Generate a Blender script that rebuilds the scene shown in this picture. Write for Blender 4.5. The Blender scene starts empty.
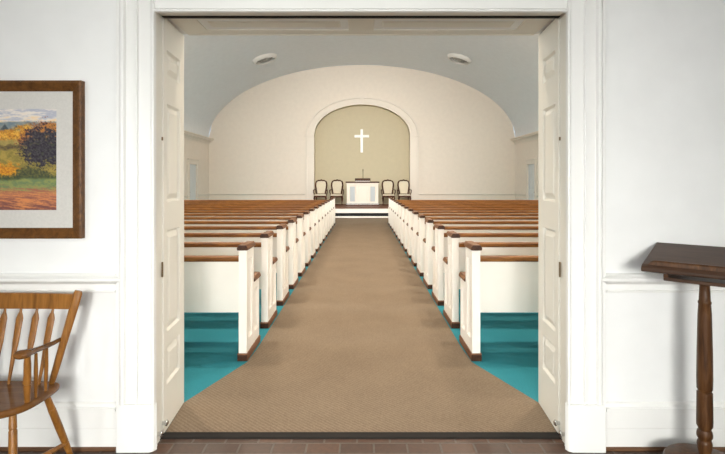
import bpy, bmesh, math, random
from mathutils import Vector, Matrix, noise
random.seed(7)
scene = bpy.context.scene
COL = scene.collection
PI = math.pi
SANCT, FOYER, ENTRY_FILL, HIGH_FILL, DOWN_FILL = 560, 134, 76, 230, 82     # watts: window daylight, then added fill for entrance, high window, ceiling
XC = -0.018            # centre line of the sanctuary

# ------------------------------------------------------------------ materials
def new_mat(name, rough=0.6, spec=0.5):
    m = bpy.data.materials.new(name); m.use_nodes = True
    nt = m.node_tree; b = nt.nodes['Principled BSDF']
    b.inputs['Roughness'].default_value = rough
    b.inputs['Specular IOR Level'].default_value = spec
    return m, nt, b

def ramp(nt, stops):
    r = nt.nodes.new('ShaderNodeValToRGB')
    e = r.color_ramp.elements
    while len(e) < len(stops): e.new(0.5)
    for i, (p, c) in enumerate(stops):
        e[i].position = p; e[i].color = (c[0], c[1], c[2], 1)
    return r

def srgb(r, g, b):
    f = lambda v: ((v/255+0.055)/1.055)**2.4 if v/255 > 0.04045 else v/255/12.92
    return (f(r), f(g), f(b))

def paint(name, c, rough=0.55, var=0.02, bump=0.02, scale=6.0):
    m, nt, b = new_mat(name, rough, 0.4)
    t = nt.nodes.new('ShaderNodeTexCoord')
    n = nt.nodes.new('ShaderNodeTexNoise'); n.inputs['Scale'].default_value = scale
    n.inputs['Detail'].default_value = 4
    nt.links.new(t.outputs['Object'], n.inputs['Vector'])
    lo = tuple(max(0, v*(1-var)) for v in c); hi = tuple(min(1, v*(1+var)) for v in c)
    r = ramp(nt, [(0.3, lo), (0.7, hi)])
    nt.links.new(n.outputs['Fac'], r.inputs['Fac'])
    nt.links.new(r.outputs['Color'], b.inputs['Base Color'])
    if bump:
        n2 = nt.nodes.new('ShaderNodeTexNoise'); n2.inputs['Scale'].default_value = 180
        nt.links.new(t.outputs['Object'], n2.inputs['Vector'])
        bp = nt.nodes.new('ShaderNodeBump'); bp.inputs['Strength'].default_value = bump
        bp.inputs['Distance'].default_value = 0.002
        nt.links.new(n2.outputs['Fac'], bp.inputs['Height'])
        nt.links.new(bp.outputs['Normal'], b.inputs['Normal'])
    return m

def wood(name, dark, mid, light, stretch=(1, 12, 12), rough=0.35, scale=3.0):
    m, nt, b = new_mat(name, rough, 0.22)
    t = nt.nodes.new('ShaderNodeTexCoord')
    mp = nt.nodes.new('ShaderNodeMapping'); mp.inputs['Scale'].default_value = stretch
    nt.links.new(t.outputs['Object'], mp.inputs['Vector'])
    n = nt.nodes.new('ShaderNodeTexNoise'); n.inputs['Scale'].default_value = scale
    n.inputs['Detail'].default_value = 8; n.inputs['Roughness'].default_value = 0.65
    n.inputs['Distortion'].default_value = 0.6
    nt.links.new(mp.outputs['Vector'], n.inputs['Vector'])
    r = ramp(nt, [(0.28, dark), (0.5, mid), (0.74, light)])
    nt.links.new(n.outputs['Fac'], r.inputs['Fac'])
    nt.links.new(r.outputs['Color'], b.inputs['Base Color'])
    bp = nt.nodes.new('ShaderNodeBump'); bp.inputs['Strength'].default_value = 0.08
    bp.inputs['Distance'].default_value = 0.002
    nt.links.new(n.outputs['Fac'], bp.inputs['Height'])
    nt.links.new(bp.outputs['Normal'], b.inputs['Normal'])
    return m

def metal(name, c, rough=0.25):
    m, nt, b = new_mat(name, rough)
    b.inputs['Metallic'].default_value = 1
    n = nt.nodes.new('ShaderNodeTexNoise'); n.inputs['Scale'].default_value = 60
    r = ramp(nt, [(0.3, tuple(v*0.85 for v in c)), (0.7, c)])
    nt.links.new(n.outputs['Fac'], r.inputs['Fac']); nt.links.new(r.outputs['Color'], b.inputs['Base Color'])
    return m

def emitter(name, c, s):
    m = bpy.data.materials.new(name); m.use_nodes = True
    nt = m.node_tree; nt.nodes.remove(nt.nodes['Principled BSDF'])
    e = nt.nodes.new('ShaderNodeEmission'); e.inputs['Color'].default_value = (*c, 1); e.inputs['Strength'].default_value = s
    nt.links.new(e.outputs[0], nt.nodes['Material Output'].inputs['Surface'])
    return m

M = {}
M['foyer'] = paint('foyer_white_paint', (0.83, 0.83, 0.815), 0.5)
M['trim'] = paint('white_trim_paint', (0.81, 0.803, 0.775), 0.35, 0.01, 0)
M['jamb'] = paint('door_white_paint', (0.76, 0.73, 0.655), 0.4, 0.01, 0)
M['cream'] = paint('sanctuary_cream_paint', (0.85, 0.765, 0.67), 0.7)
M['churchtrim'] = paint('sanctuary_trim_paint', (0.82, 0.745, 0.655), 0.5, 0.01, 0)
M['niche'] = paint('niche_olive_cream_paint', (0.59, 0.515, 0.36), 0.75)
M['vault'] = paint('vault_pale_grey_paint', (0.79, 0.835, 0.87), 0.8)
M['pewwhite'] = paint('pew_white_paint', (0.88, 0.83, 0.765), 0.4, 0.015, 0)
M['pewwood'] = wood('pew_oak', (0.065, 0.020, 0.005), (0.185, 0.068, 0.014), (0.34, 0.152, 0.036), (1.2, 14, 14), 0.42)
M['capwood'] = wood('pew_cap_oak', (0.055, 0.019, 0.007), (0.15, 0.058, 0.018), (0.31, 0.145, 0.05), (14, 1.2, 14), 0.45)
M['basewood'] = wood('pew_base_oak', (0.09, 0.036, 0.018), (0.19, 0.082, 0.04), (0.29, 0.14, 0.07), (12, 1.2, 12), 0.5)
M['dark_ends'] = wood('pew_cap_dark_ends', (0.022, 0.009, 0.005), (0.05, 0.020, 0.010), (0.09, 0.038, 0.018), (10, 10, 10), 0.45)
M['chairwood'] = wood('honey_maple', (0.12, 0.047, 0.010), (0.24, 0.097, 0.019), (0.35, 0.155, 0.036), (16, 16, 1.5), 0.28)
M['seatwood'] = wood('honey_maple_seat', (0.10, 0.04, 0.010), (0.15, 0.06, 0.015), (0.20, 0.085, 0.022), (1.2, 9, 9), 0.22)
M['walnut'] = wood('walnut', (0.024, 0.010, 0.004), (0.070, 0.029, 0.010), (0.135, 0.060, 0.022), (14, 14, 1.4), 0.38)
M['walnuttop'] = wood('walnut_top', (0.030, 0.015, 0.009), (0.060, 0.031, 0.018), (0.10, 0.052, 0.03), (1.4, 14, 14), 0.42)
M['framewood'] = wood('frame_walnut', (0.055, 0.022, 0.005), (0.115, 0.046, 0.010), (0.18, 0.075, 0.017), (9, 9, 9), 0.4)
M['mahogany'] = wood('mahogany', (0.022, 0.007, 0.003), (0.065, 0.02, 0.009), (0.12, 0.042, 0.018), (6, 6, 2), 0.55)
M['shoe'] = wood('shoe_oak', (0.05, 0.025, 0.012), (0.12, 0.06, 0.03), (0.2, 0.11, 0.06), (1, 12, 12), 0.5)
M['platform'] = wood('platform_oak', (0.09, 0.035, 0.02), (0.15, 0.06, 0.035), (0.21, 0.09, 0.05), (1, 10, 10), 0.5)
M['upholstery'] = paint('cream_upholstery', (0.70, 0.62, 0.48), 0.9, 0.06, 0.15, 40)
M['greypanel'] = paint('blue_grey_screen', (0.52, 0.55, 0.57), 0.8, 0.05, 0.2, 60)
M['bluedoor'] = paint('pale_blue_white_door', (0.70, 0.72, 0.73), 0.5, 0.01, 0)
M['dark'] = paint('dark_vent', (0.012, 0.012, 0.014), 0.8, 0.1, 0)
M['threshold'] = paint('dark_bronze_threshold', (0.011, 0.008, 0.006), 0.9, 0.1, 0)
M['mat'] = paint('picture_mat', (0.60, 0.58, 0.54), 0.9, 0.04, 0.2, 90)
M['chrome'] = metal('chrome', (0.75, 0.76, 0.78), 0.15)
M['bronze'] = metal('bronze', (0.16, 0.11, 0.06), 0.4)
M['ventgrey'] = paint('vent_grey', (0.45, 0.44, 0.42), 0.5, 0.3, 0, 25)
def glass():
    m = bpy.data.materials.new('window_glass'); m.use_nodes = True
    nt = m.node_tree; nt.nodes.remove(nt.nodes['Principled BSDF'])
    t = nt.nodes.new('ShaderNodeBsdfTransparent'); t.inputs['Color'].default_value = (0.96, 0.98, 0.97, 1)
    g = nt.nodes.new('ShaderNodeBsdfGlossy'); g.inputs['Roughness'].default_value = 0.02
    f = nt.nodes.new('ShaderNodeFresnel'); f.inputs['IOR'].default_value = 1.3
    x = nt.nodes.new('ShaderNodeMixShader')
    nt.links.new(f.outputs[0], x.inputs[0]); nt.links.new(t.outputs[0], x.inputs[1]); nt.links.new(g.outputs[0], x.inputs[2])
    nt.links.new(x.outputs[0], nt.nodes['Material Output'].inputs['Surface'])
    return m
M['glass'] = glass()

def daylight(loc, aim, sx, sy, color, watts, spread=180):
    """sky light standing outside a window and shining down into it"""
    l = bpy.data.lights.new('window_daylight', 'AREA'); l.shape = 'RECTANGLE'; l.size = sx; l.size_y = sy
    l.color = color; l.energy = watts; l.spread = math.radians(spread)
    o = bpy.data.objects.new('window_daylight', l); COL.objects.link(o)
    o.location = loc; o.rotation_euler = (Vector(aim)-Vector(loc)).to_track_quat('-Z', 'Y').to_euler()

def carpet(name, c1, c2, ribs):
    m, nt, b = new_mat(name, 0.95, 0.15)
    t = nt.nodes.new('ShaderNodeTexCoord')
    n = nt.nodes.new('ShaderNodeTexNoise'); n.inputs['Scale'].default_value = 150; n.inputs['Detail'].default_value = 3
    big = nt.nodes.new('ShaderNodeTexNoise'); big.inputs['Scale'].default_value = 2.2; big.inputs['Detail'].default_value = 5
    for q in (n, big): nt.links.new(t.outputs['Object'], q.inputs['Vector'])
    r = ramp(nt, [(0.25, c1), (0.75, c2)])
    a = nt.nodes.new('ShaderNodeMath'); a.operation = 'MULTIPLY_ADD'; a.inputs[1].default_value = 0.22; 
    nt.links.new(big.outputs['Fac'], a.inputs[0])
    s = nt.nodes.new('ShaderNodeMath'); s.operation = 'MULTIPLY'; s.inputs[1].default_value = 0.78
    nt.links.new(n.outputs['Fac'], s.inputs[0]); nt.links.new(s.outputs[0], a.inputs[2])
    out = a
    if ribs:
        mp = nt.nodes.new('ShaderNodeMapping'); mp.inputs['Rotation'].default_value = (0, 0, math.radians(-48))
        nt.links.new(t.outputs['Object'], mp.inputs['Vector'])
        w = nt.nodes.new('ShaderNodeTexWave'); w.inputs['Scale'].default_value = 14; w.inputs['Distortion'].default_value = 0.6
        w.inputs['Detail'].default_value = 1
        nt.links.new(mp.outputs['Vector'], w.inputs['Vector'])
        k = nt.nodes.new('ShaderNodeMath'); k.operation = 'MULTIPLY_ADD'; k.inputs[1].default_value = 0.18
        nt.links.new(w.outputs['Fac'], k.inputs[0]); 
        sub = nt.nodes.new('ShaderNodeMath'); sub.operation = 'SUBTRACT'; sub.inputs[1].default_value = 0.09
        nt.links.new(a.outputs[0], sub.inputs[0]); nt.links.new(sub.outputs[0], k.inputs[2])
        out = k
    nt.links.new(out.outputs[0], r.inputs['Fac'])
    nt.links.new(r.outputs['Color'], b.inputs['Base Color'])
    bp = nt.nodes.new('ShaderNodeBump'); bp.inputs['Strength'].default_value = 0.35; bp.inputs['Distance'].default_value = 0.004
    nt.links.new(out.outputs[0], bp.inputs['Height']); nt.links.new(bp.outputs['Normal'], b.inputs['Normal'])
    return m
M['tan'] = carpet('tan_ribbed_carpet', (0.135, 0.097, 0.065), (0.265, 0.20, 0.14), True)
M['teal'] = carpet('teal_carpet', (0.012, 0.128, 0.160), (0.046, 0.285, 0.345), False)

def brick_mat():
    m, nt, b = new_mat('dark_brick_paving', 0.45, 0.4)
    t = nt.nodes.new('ShaderNodeTexCoord')
    mp = nt.nodes.new('ShaderNodeMapping'); mp.inputs['Location'].default_value = (0.03, 0.035, 0)
    nt.links.new(t.outputs['Object'], mp.inputs['Vector'])
    br = nt.nodes.new('ShaderNodeTexBrick')
    br.inputs['Scale'].default_value = 1; br.inputs['Brick Width'].default_value = 0.18; br.inputs['Row Height'].default_value = 0.1
    br.inputs['Mortar Size'].default_value = 0.006; br.inputs['Mortar Smooth'].default_value = 0.3; br.inputs['Bias'].default_value = 0
    br.inputs['Color1'].default_value = (0.044, 0.018, 0.010, 1); br.inputs['Color2'].default_value = (0.082, 0.036, 0.020, 1)
    br.inputs['Mortar'].default_value = (0.088, 0.072, 0.06, 1)
    nt.links.new(mp.outputs['Vector'], br.inputs['Vector'])
    n = nt.nodes.new('ShaderNodeTexNoise'); n.inputs['Scale'].default_value = 35; n.inputs['Detail'].default_value = 5
    nt.links.new(t.outputs['Object'], n.inputs['Vector'])
    mx = nt.nodes.new('ShaderNodeMix'); mx.data_type = 'RGBA'; mx.blend_type = 'MULTIPLY'
    mx.inputs['Factor'].default_value = 0.5
    nt.links.new(br.outputs['Color'], mx.inputs['A']); nt.links.new(n.outputs['Color'], mx.inputs['B'])
    r = ramp(nt, [(0.3, (0.55, 0.55, 0.55)), (0.7, (1.3, 1.25, 1.2))])
    nt.links.new(n.outputs['Fac'], r.inputs['Fac']); nt.links.new(r.outputs['Color'], mx.inputs['B'])
    nt.links.new(mx.outputs['Result'], b.inputs['Base Color'])
    bp = nt.nodes.new('ShaderNodeBump'); bp.inputs['Strength'].default_value = 0.6; bp.inputs['Distance'].default_value = 0.004; bp.invert = True
    nt.links.new(br.outputs['Fac'], bp.inputs['Height']); nt.links.new(bp.outputs['Normal'], b.inputs['Normal'])
    return m
M['brick'] = brick_mat()

# ------------------------------------------------------------------ mesh helpers
def box(bm, x0, x1, y0, y1, z0, z1):
    v = [bm.verts.new((x, y, z)) for z in (z0, z1) for y in (y0, y1) for x in (x0, x1)]
    for f in ((0,2,3,1), (4,5,7,6), (0,1,5,4), (2,6,7,3), (0,4,6,2), (1,3,7,5)):
        bm.faces.new([v[i] for i in f])

def prism(bm, pts, axis, a0, a1, cap0=True, cap1=True):
    """polygon pts (p,q) swept along an axis: x -> (y,z), y -> (x,z), z -> (x,y)"""
    def P(p, q, a):
        return {'x': (a, p, q), 'y': (p, a, q), 'z': (p, q, a)}[axis]
    A = [bm.verts.new(P(p, q, a0)) for p, q in pts]; B = [bm.verts.new(P(p, q, a1)) for p, q in pts]
    n = len(pts)
    for i in range(n):
        bm.faces.new((A[i], A[(i+1) % n], B[(i+1) % n], B[i]))
    if cap0: bm.faces.new(A[::-1])
    if cap1: bm.faces.new(B)

def lathe(bm, prof, c=(0, 0, 0), n=32, caps=True):
    rings = []
    for r, z in prof:
        rings.append([bm.verts.new((c[0]+r*math.cos(2*PI*i/n), c[1]+r*math.sin(2*PI*i/n), c[2]+z)) for i in range(n)])
    for a, b in zip(rings, rings[1:]):
        for i in range(n): bm.faces.new((a[i], a[(i+1) % n], b[(i+1) % n], b[i]))
    if caps:
        bm.faces.new(rings[0][::-1]); bm.faces.new(rings[-1])

def tube(bm, pts, radii, n=12, flat=None):
    """round (or oval: flat = (side_axis_hint, ratio)) bar through points"""
    pts = [Vector(p) for p in pts]
    rings = []
    for i, p in enumerate(pts):
        t = (pts[min(i+1, len(pts)-1)] - pts[max(i-1, 0)]).normalized()
        ref = Vector((1, 0, 0)) if abs(t.x) < 0.9 else Vector((0, 1, 0))
        u = (ref - t*ref.dot(t)).normalized(); w = t.cross(u)
        r = radii[i] if isinstance(radii, (list, tuple)) else radii
        ru, rw = r if isinstance(r, tuple) else (r, r)
        rings.append([bm.verts.new(p + u*ru*math.cos(2*PI*k/n) + w*rw*math.sin(2*PI*k/n)) for k in range(n)])
    for a, b in zip(rings, rings[1:]):
        for k in range(n): bm.faces.new((a[k], a[(k+1) % n], b[(k+1) % n], b[k]))
    bm.faces.new(rings[0][::-1]); bm.faces.new(rings[-1])

def panelled(bm, F, u0, u1, v0, v1, rects, loops):
    """a face in (u,v) with rectangular panels; F(u,v,w) -> xyz, w = height above the face; loops = [(inset, w), ...]"""
    rects = sorted(rects, key=lambda r: r[2])
    us = sorted({u0, u1} | {r[0] for r in rects} | {r[1] for r in rects})
    vs = sorted({v0, v1} | {r[2] for r in rects} | {r[3] for r in rects})
    for i in range(len(us)-1):
        for j in range(len(vs)-1):
            cu, cv = (us[i]+us[i+1])/2, (vs[j]+vs[j+1])/2
            if any(r[0] < cu < r[1] and r[2] < cv < r[3] for r in rects): continue
            bm.faces.new([bm.verts.new(F(a, b, 0)) for a, b in ((us[i], vs[j]), (us[i+1], vs[j]), (us[i+1], vs[j+1]), (us[i], vs[j+1]))])
    for r in rects:
        prev = None
        for ins, w in [(0, 0)] + loops:
            ring = [bm.verts.new(F(a, b, w)) for a, b in ((r[0]+ins, r[2]+ins), (r[1]-ins, r[2]+ins), (r[1]-ins, r[3]-ins), (r[0]+ins, r[3]-ins))]
            if prev:
                for k in range(4): bm.faces.new((prev[k], prev[(k+1) % 4], ring[(k+1) % 4], ring[k]))
            prev = ring
        bm.faces.new(prev)

def obj(name, bm, mat, parent=None, smooth=False, bevel=0, seg=2, merge=True):
    if merge: bmesh.ops.remove_doubles(bm, verts=bm.verts, dist=1e-5)
    bmesh.ops.recalc_face_normals(bm, faces=bm.faces)
    me = bpy.data.meshes.new(name); bm.to_mesh(me); bm.free()
    me.materials.append(mat)
    o = bpy.data.objects.new(name, me); COL.objects.link(o)
    if smooth:
        for p in me.polygons: p.use_smooth = True
        try: me.set_sharp_from_angle(angle=math.radians(38))
        except Exception: pass
    if bevel:
        md = o.modifiers.new('soft_edges', 'BEVEL'); md.width = bevel; md.segments = seg; md.limit_method = 'ANGLE'; md.angle_limit = math.radians(35)
    if parent: o.parent = parent
    return o

def B(): return bmesh.new()
def boxes(*bs):
    bm = B()
    for b in bs: box(bm, *b)
    return bm

def thing(name, label, cat, loc=(0, 0, 0), rz=0, group=None):
    o = bpy.data.objects.new(name, None); COL.objects.link(o)
    o.empty_display_size = 0.1
    o.location = loc; o.rotation_euler = (0, 0, rz)
    return tag(o, label, cat, group)
def tag(o, label, cat, group=None, kind=None):
    o['label'] = label; o['category'] = cat
    if group: o['group'] = group
    if kind: o['kind'] = kind
    return o
def struct(o, label, cat): return tag(o, label, cat, kind='structure')

# ------------------------------------------------------------------ shell dimensions
WY = 2.606            # foyer face of the doorway wall
WB = 3.13             # its sanctuary face
HW = 7.04             # half width of sanctuary
BY = 22.5             # end wall
SP = 3.39             # vault springing
RISE = 3.40
def vz(x):            # vault height
    t = max(0.0, 1-((x-XC)/HW)**2)
    return SP + RISE*math.sqrt(t)

# doorway wall (foyer / sanctuary)
OH, OW = 2.364, 1.14
dx = -0.008
bm = boxes((XC-HW-0.2, dx-OW, WY, WB, -0.02, 2.95), (dx+OW, XC+HW+0.2, WY, WB, -0.02, 2.95), (dx-OW, dx+OW, WY, WB, OH, 2.95),
           (XC-HW-0.2, XC-1.6, WY, WB, 2.95, 7.0), (XC+1.6, XC+HW+0.2, WY, WB, 2.95, 7.0), (XC-1.6, XC+1.6, WY, WB, 2.95, 3.4), (XC-1.6, XC+1.6, WY, WB, 5.6, 7.0))
struct(obj('wall_front', bm, M['foyer']), 'white wall around the wide doorway between foyer and sanctuary', 'wall')

# foyer floor, side walls, back wall, ceiling
FX = 3.2
struct(obj('floor', boxes((-FX, FX, -2.2, 2.735, -0.06, 0)), M['brick']), 'dark brown brick paving in the foyer', 'floor')
struct(obj('floor', boxes((XC-HW, XC+HW, 2.735, BY+0.4, -0.06, 0)), M['teal']), 'teal carpeted sanctuary floor under the pews', 'floor')
EW, EH = 0.95, 2.2
bm = boxes((-FX-0.15, -EW, -2.35, -2.2, 0, 2.8), (EW, FX+0.15, -2.35, -2.2, 0, 2.8), (-EW, EW, -2.35, -2.2, EH, 2.8))
struct(obj('wall_rear', bm, M['foyer']), 'white foyer wall opposite the doorway with an added glazed entrance', 'wall')
r = thing('door_5', 'white glazed entrance double door added opposite the doorway for light', 'door', (0, -2.28, 0)); r['kind'] = 'structure'  # entrance glazing added behind the camera to let in fill light
bm = B()
for x0, x1, z0, z1 in ((-EW, -EW+0.1, 0, EH), (-0.08, 0.08, 0, EH), (EW-0.1, EW, 0, EH), (-EW+0.1, -0.08, EH-0.1, EH), (0.08, EW-0.1, EH-0.1, EH), (-EW+0.1, -0.08, 0, 0.25), (0.08, EW-0.1, 0, 0.25)):
    box(bm, x0, x1, -0.022, 0.022, z0, z1)
obj('door_frame', bm, M['trim'], r)
for sx in (-1, 1):
    xa, xb = sorted((sx*0.08, sx*(EW-0.1)))
    bm = B(); bm.faces.new([bm.verts.new(p) for p in ((xa, 0, 0.25), (xb, 0, 0.25), (xb, 0, EH-0.1), (xa, 0, EH-0.1))])
    obj('pane', bm, M['glass'], r)
struct(obj('ceiling', boxes((-FX-0.15, FX+0.15, -2.35, WY, 2.8, 2.9)), M['foyer']), 'flat white foyer ceiling', 'ceiling')

def wall_with_holes(x0, x1, y0, y1, z1, holes):
    bm = B(); y = y0
    for a, b, za, zb in sorted(holes):
        box(bm, x0, x1, y, a, 0, z1)
        if za > 0.01: box(bm, x0, x1, a, b, 0, za)
        box(bm, x0, x1, a, b, zb, z1); y = b
    box(bm, x0, x1, y, y1, 0, z1)
    return bm

win_n = [0]
def window(xf, s, a, b, za, zb, mat, light, tm, where):
    """window in a wall whose room face is x = xf; s = +1 if the room lies towards +x"""
    win_n[0] += 1
    r = thing('window_%d' % win_n[0], where, 'window', (xf, (a+b)/2, za)); r['kind'] = 'structure'
    w, h = (b-a)/2, zb-za
    bm = B()
    for y0, y1, z0, z1 in ((-w-0.1, -w, -0.1, h+0.1), (w, w+0.1, -0.1, h+0.1), (-w, w, h, h+0.1), (-w, w, -0.1, 0)):
        xa, xb = sorted((0, s*0.03)); box(bm, xa, xb, y0, y1, z0, z1)
    obj('window_casing', bm, tm, r, bevel=0.006)
    bm = B()
    xa, xb = sorted((-s*0.10, -s*0.06))
    for y0, y1, z0, z1 in ((-w, -w+0.05, 0, h), (w-0.05, w, 0, h), (-w+0.05, w-0.05, h-0.05, h), (-w+0.05, w-0.05, 0, 0.05), (-w+0.05, w-0.05, h/2-0.025, h/2+0.025)):
        box(bm, xa, xb, y0, y1, z0, z1)
    xa, xb = sorted((-s*0.09, -s*0.07))
    for k in (-1, 1):
        box(bm, xa, xb, k*w/3-0.01, k*w/3+0.01, 0.05, h-0.05)
    obj('window_frame', bm, tm, r)
    bm = B(); bm.faces.new([bm.verts.new(p) for p in ((-s*0.11, -w, 0), (-s*0.11, w, 0), (-s*0.11, w, h), (-s*0.11, -w, h))])
    obj('pane', bm, light, r)

fy = [(-2.0, -0.5, 0.6, 2.4)]
struct(obj('wall_left', wall_with_holes(-FX-0.15, -FX, -2.2, WY, 2.8, fy), M['foyer']), 'white foyer side wall on the left', 'wall')
struct(obj('wall_right', wall_with_holes(FX, FX+0.15, -2.2, WY, 2.8, fy), M['foyer']), 'white foyer side wall on the right', 'wall')
window(-FX, 1, *fy[0], M['foyer'], M['glass'], M['trim'], 'foyer window on the left')
window(FX, -1, *fy[0], M['foyer'], M['glass'], M['trim'], 'foyer window on the right')

# sanctuary side walls with windows and a door near the end wall
wins = [(4.2+3.9*i, 5.8+3.9*i, 0.95, 3.0) for i in range(4)]
door_hole = (19.94, 20.83, 0.0, 2.16)
for s, side in ((-1, 'left'), (1, 'right')):
    xf = XC + s*HW
    xa, xb = sorted((xf, xf+s*0.18))
    struct(obj('wall_'+side, wall_with_holes(xa, xb, WB, BY+0.4, SP+0.1, wins+[door_hole]), M['cream']), 'cream sanctuary side wall on the '+side, 'wall')
    for i, wn in enumerate(wins):
        window(xf, -s, *wn, M['cream'], M['glass'], M['churchtrim'],
               '%s window from the doorway in the %s sanctuary wall' % (('first', 'second', 'third', 'fourth')[i], side))
    # side door in the hole
    r = thing('door_%d' % (3 if s < 0 else 4), 'pale blue white door near the end wall on the '+side, 'door', (xf, 20.385, 0)); r['kind'] = 'structure'
    bm = B()
    F = lambda u, v, w, s=s: (s*0.03 - s*w, u, v)
    panelled(bm, F, -0.44, 0.44, 0.01, 2.155, [(-0.34, -0.06, 0.25, 0.95), (0.06, 0.34, 0.25, 0.95), (-0.34, -0.06, 1.1, 2.0), (0.06, 0.34, 1.1, 2.0)], [(0.015, -0.012), (0.05, -0.004)])
    prism(bm, [(-0.44, 0.01), (0.44, 0.01), (0.44, 2.155), (-0.44, 2.155)], 'x', s*0.03, s*0.07, cap0=False)
    obj('door_panel', bm, M['bluedoor'], r)
    bm = B(); xa, xb = sorted((0, -s*0.035))
    for y0, y1, z0, z1 in ((-0.60, -0.445, 0, 2.34), (0.445, 0.60, 0, 2.34), (-0.445, 0.445, 2.16, 2.34)):
        box(bm, xa, xb, y0, y1, z0, z1)
    xa, xb = sorted((0, -s*0.06)); box(bm, xa, xb, -0.63, 0.63, 2.34, 2.38)
    obj('door_casing', bm, M['churchtrim'], r, bevel=0.006)
    bm = B(); lathe(bm, [(0.012, 0), (0.03, 0.01), (0.03, 0.03), (0.015, 0.045)], (0, 0, 0), 16)
    bmesh.ops.rotate(bm, verts=bm.verts, matrix=Matrix.Rotation(-s*PI/2, 3, 'Y')); bmesh.ops.translate(bm, verts=bm.verts, vec=(s*0.03, -0.36, 1.0))
    obj('door_knob', bm, M['bronze'], r, smooth=True)

for s in (-1, 1):
    cl = (0.80, 0.93, 1.0) if s < 0 else (1.0, 0.99, 0.95)
    for i, (a, b, za, zb) in enumerate(wins):
        daylight((XC+s*(HW+1.3), (a+b)/2, 3.3), (XC+s*(HW-1.6), (a+b)/2, 0.9), 2.6, 2.0, cl, SANCT*(0.42, 0.34, 0.26, 0.75)[i])
    daylight((s*(FX+0.9), -1.25, 2.3), (s*1.2, 1.2, 0.7), 2.6, 2.2, (0.95, 0.98, 1.0) if s < 0 else (1.0, 0.985, 0.955), FOYER*(1.0 if s < 0 else 1.12))
daylight((0, -3.3, 2.2), (0, 4.0, 0.7), 1.8, 1.6, (1.0, 0.98, 0.95), ENTRY_FILL, 75)  # added lamp beyond the entrance, narrowed towards aisle and pew backs

r = thing('window_11', 'wide unseen window added high above the doorway for light', 'window', (XC, WY+0.1, 3.4)); r['kind'] = 'structure'  # unseen high window, added to brighten the end wall
bm = B()
for x0, x1, z0, z1 in ((-1.6, -1.52, 0, 2.2), (1.52, 1.6, 0, 2.2), (-1.52, 1.52, 0, 0.08), (-1.52, 1.52, 2.12, 2.2), (-0.53, -0.49, 0.08, 2.12), (0.49, 0.53, 0.08, 2.12), (-0.49, 0.49, 1.08, 1.12)):
    box(bm, x0, x1, -0.03, 0.03, z0, z1)
obj('window_frame', bm, M['churchtrim'], r)
bm = B(); bm.faces.new([bm.verts.new(p) for p in ((-1.52, 0, 0.08), (1.52, 0, 0.08), (1.52, 0, 2.12), (-1.52, 0, 2.12))]); obj('pane', bm, M['glass'], r)
daylight((XC, 0.9, 6.0), (XC, 22.0, 5.6), 3.0, 2.2, (1.0, 0.975, 0.94), HIGH_FILL, 46)  # added lamp for the high window, narrowed onto the end wall

for y in (4.9, 8.6, 12.3):          # ceiling lamps added as unseen fill light, above what the doorway shows
    for s in (-1, 1):
        x = XC+s*2.6; z = vz(x)
        r = struct(thing('added_ceiling_lamp', 'added round ceiling fill lamp', 'ceiling lamp', (x, y, z)), 'added round fill lamp in the vault near the doorway', 'ceiling lamp')
        bm = B(); lathe(bm, [(0.12, 0.1), (0.12, -0.06), (0.17, -0.07), (0.17, -0.05), (0.15, 0.1)], n=32, caps=False); obj('added_lamp_ring', bm, M['trim'], r, smooth=True)
        l = bpy.data.lights.new('added_lamp_light', 'AREA'); l.shape = 'DISK'; l.size = 0.24; l.color = (1.0, 0.87, 0.70); l.energy = DOWN_FILL
        o = bpy.data.objects.new('added_lamp_light', l); COL.objects.link(o); o.location = (x, y, z-0.08)

# vault
bm = B(); N = 72; prevs = None
for i in range(N+1):
    a = PI*i/N
    x = XC - HW*math.cos(a); z = SP + RISE*math.sin(a)
    cur = [bm.verts.new((x, y, z)) for y in (WB-0.02, BY+0.02)] + [bm.verts.new((XC-(HW+0.15)*math.cos(a), y, SP+(RISE+0.15)*math.sin(a))) for y in (WB-0.02, BY+0.02)]
    if prevs:
        bm.faces.new((prevs[0], cur[0], cur[1], prevs[1])); bm.faces.new((prevs[2], prevs[3], cur[3], cur[2]))
    prevs = cur
struct(obj('ceiling', bm, M['vault'], smooth=True), 'pale grey barrel vaulted sanctuary ceiling', 'ceiling')

# end wall with arched niche
NW, NSP, NR, ND = 2.19, 3.58, 1.39, 0.35
def nz(x):
    t = max(0, 1-(x/NW)**2); return NSP + NR*math.sqrt(t)
bm = B()
def column(xa, xb, la, lb):
    za, zb = vz(XC+xa)+0.05, vz(XC+xb)+0.05
    bm.faces.new([bm.verts.new(p) for p in ((XC+xa, BY, la), (XC+xb, BY, lb), (XC+xb, BY, zb), (XC+xa, BY, za))])
edges = [-HW + (HW-NW)*i/30 for i in range(31)]
for a, b in zip(edges, edges[1:]): column(a, b, 0, 0); column(-b, -a, 0, 0)
ang = [PI - PI*i/64 for i in range(65)]
nx = [NW*math.cos(a) for a in ang]
for a, b in zip(nx, nx[1:]): column(a, b, nz(a), nz(b))
struct(obj('wall_back', bm, M['cream']), 'cream end wall behind the platform with an arched niche', 'wall')
bm = B()
pts = [(-NW, 0)] + [(x, nz(x)) for x in nx] + [(NW, 0)]
fr = [bm.verts.new((XC+x, BY, z)) for x, z in pts]; bk = [bm.verts.new((XC+x, BY+ND, z)) for x, z in pts]
for i in range(len(pts)-1): bm.faces.new((fr[i], fr[i+1], bk[i+1], bk[i]))
bm.faces.new(bk)
struct(obj('wall_niche', bm, M['niche']), 'olive cream arched niche in the end wall holding the cross', 'wall')

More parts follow.
